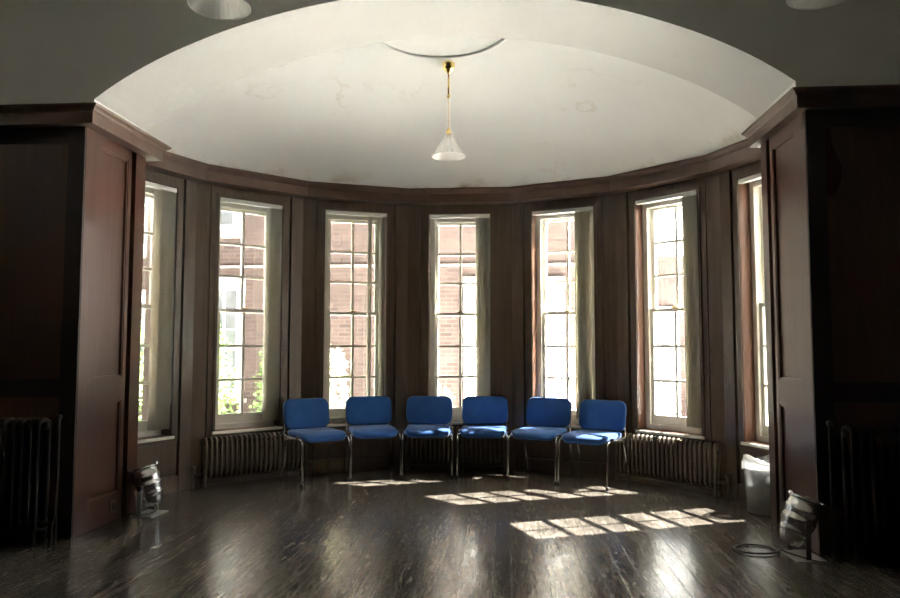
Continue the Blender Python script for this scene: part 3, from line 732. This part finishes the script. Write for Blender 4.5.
bm = B(); lattice(bm, [-.25, .02, .62, 1.08, 1.44, 1.50], [-.3+Z, 2.05+Z, 2.46+Z], lambda i, j: i == 1 and j == 0 or i == 3 and j == 0, -.085, .01); q = obj('porch_surround', bm, WHITE, t)
bm = B(); box(bm, .0, .64, -.03, -.01, -.3+Z, 2.1+Z); obj('porch_door', bm, WHITE, q)
sash_out(t, .15, 1.0, 3.7+Z, 5.1+Z, 0, 2, 4)
bm = B(); box(bm, -3.32, -3.22, -.12, 0, 0, 6.3+Z); obj('downpipe', bm, BLACKM, t)
t = empty('brick_building', (0, 12, -.6)); tag(t, 'low brick outbuilding under open sky behind the second bay window from the right', 'building')
bm = B(); box(bm, 2.5, 12, 0, 5, 0, 3.3+Z); obj('wall', bm, BRICK, t)
bm = B(); prism(bm, [(-.3, 3.3+Z), (5.3, 3.3+Z), (5.3, 3.5+Z), (2.5, 4.6+Z)], 'x', 2.4, 12.1); obj('roof', bm, SLATE, t)
sash_out(t, 3.72, 4.20, -.1+Z, 2.0+Z, 0, 2, 5)
sash_out(t, 5.6, 6.5, .6+Z, 2.2+Z, 0, 2, 4)
def shrub(x, y, r, h, n, mat, stemmed, label, ls=.055, z0=-.6):
    root = empty('shrub', (x, y, z0)); tag(root, label, 'shrub', 'shrubs outside the bay windows')
    bm = B()
    for k in range(n):
        th = random.uniform(0, 2*PI); q = random.random()**.45
        hh = random.uniform(.12, 1)*h; rr = r*q*(1-.45*(hh/h)**2)*(1+.25*math.sin(3*th+x))
        p = Vector((rr*math.cos(th), rr*math.sin(th)*.8, hh*(1-.12*q)))
        d = Vector((random.gauss(0,1), random.gauss(0,1), random.gauss(.2,.8))).normalized(); s = d.cross(Vector((random.gauss(0,1), random.gauss(0,1), random.gauss(0,1)))).normalized()
        l = ls*random.uniform(.7,1.4); wd = l*.42; nn = d.cross(s)
        a = bm.verts.new(p); b = bm.verts.new(p+d*l*.5+s*wd); c = bm.verts.new(p+d*l+nn*l*.1); e_ = bm.verts.new(p+d*l*.5-s*wd)
        bm.faces.new((a,b,c)); bm.faces.new((a,c,e_))
    o = obj('foliage', bm, mat, root); o['kind'] = 'stuff'
    for k in range(stemmed):
        th = 2*PI*k/stemmed+.4; bm = B()
        tube(bm, smooth_path([(0.03*math.cos(th),.03*math.sin(th),0), (.25*r*math.cos(th), .25*r*math.sin(th), h*.4), (.55*r*math.cos(th), .45*r*math.sin(th), h*.85)], 2), [.016-.0012*j for j in range(12)][:len(smooth_path([(0,0,0)]*3,2))], 6); obj('stem', bm, STEM, root, True)
shrub(-5.2, 5.7, .70, 2.35, 2300, LEAF, 4, 'dark green shrub low behind the leftmost bay window')
shrub(-3.72, 5.2, .48, 2.3, 2800, LEAF, 4, 'green shrub seen through the lower left of the second bay window')
shrub(-2.68, 5.5, .44, 2.2, 2300, LEAF, 4, 'green shrub seen through the lower right of the second bay window')
shrub(-1.83, 4.7, .4, 1.95, 1200, LEAFP, 5, 'pale sunlit shrub behind the third bay window from the left')
shrub(-1.1, 5.3, .34, 1.55, 700, LEAFP, 4, 'smaller pale shrub right behind the third bay window')
shrub(.24, 5.3, .26, 2.4, 900, LEAF, 3, 'slim tall green shrub behind the right half of the middle window')
shrub(-.36, 5.0, .26, 1.35, 300, LEAFP, 3, 'small pale shrub low behind the middle window')

# ------------------------------------------------------------------ light: low-haze sky and the sun, from the right rear
w = bpy.data.worlds.new('world'); sc.world = w; w.use_nodes = True; nt = w.node_tree; nt.nodes.clear()
sd = Vector((.84,.34,1.0)).normalized()
sky = N(nt, 'ShaderNodeTexSky', sky_type='NISHITA', sun_disc=False, sun_elevation=math.asin(sd.z), air_density=1.2, dust_density=3.0, ozone_density=1.0)
sky.sun_rotation = math.atan2(sd.x, sd.y)
bg = N(nt, 'ShaderNodeBackground'); out = N(nt, 'ShaderNodeOutputWorld')
hs = N(nt, 'ShaderNodeHueSaturation'); hs.inputs['Saturation'].default_value = .35
bg.inputs['Strength'].default_value = .2
L(nt, sky.outputs[0], hs.inputs['Color']); L(nt, hs.outputs[0], bg.inputs[0]); L(nt, bg.outputs[0], out.inputs[0])
s = bpy.data.lights.new('sun', 'SUN'); s.energy = 118; s.angle = rad(.3); s.color = (1,.95,.87)
so = bpy.data.objects.new('sun', s); C.objects.link(so); so.location = (12, 8, 14)
so.rotation_euler = sd.to_track_quat('Z', 'Y').to_euler()

# ------------------------------------------------------------------ camera
cx, cy, cz, yaw, pit, rol, fpx = 0.4567, -4.7132, 1.2211, 0.0746, 0.0676, 0.0010, 725.99
r = Vector((math.cos(yaw), math.sin(yaw), 0)); f0 = Vector((-math.sin(yaw), math.cos(yaw), 0)); u0 = Vector((0,0,1))
f = f0*math.cos(pit)+u0*math.sin(pit); u = u0*math.cos(pit)-f0*math.sin(pit)
r2 = r*math.cos(rol)+u*math.sin(rol); u2 = u*math.cos(rol)-r*math.sin(rol)
cam = bpy.data.cameras.new('camera'); cam.sensor_width = 36; cam.lens = fpx*36/900; cam.clip_start = .05; cam.clip_end = 200
co = bpy.data.objects.new('camera', cam); C.objects.link(co)
M = Matrix(((r2.x,u2.x,-f.x,cx),(r2.y,u2.y,-f.y,cy),(r2.z,u2.z,-f.z,cz),(0,0,0,1))); co.matrix_world = M
sc.camera = co
sc.view_settings.view_transform = 'Standard'; sc.view_settings.look = 'None'; sc.view_settings.gamma = 1; sc.view_settings.use_curve_mapping = False
sc.view_settings.exposure = 2.05
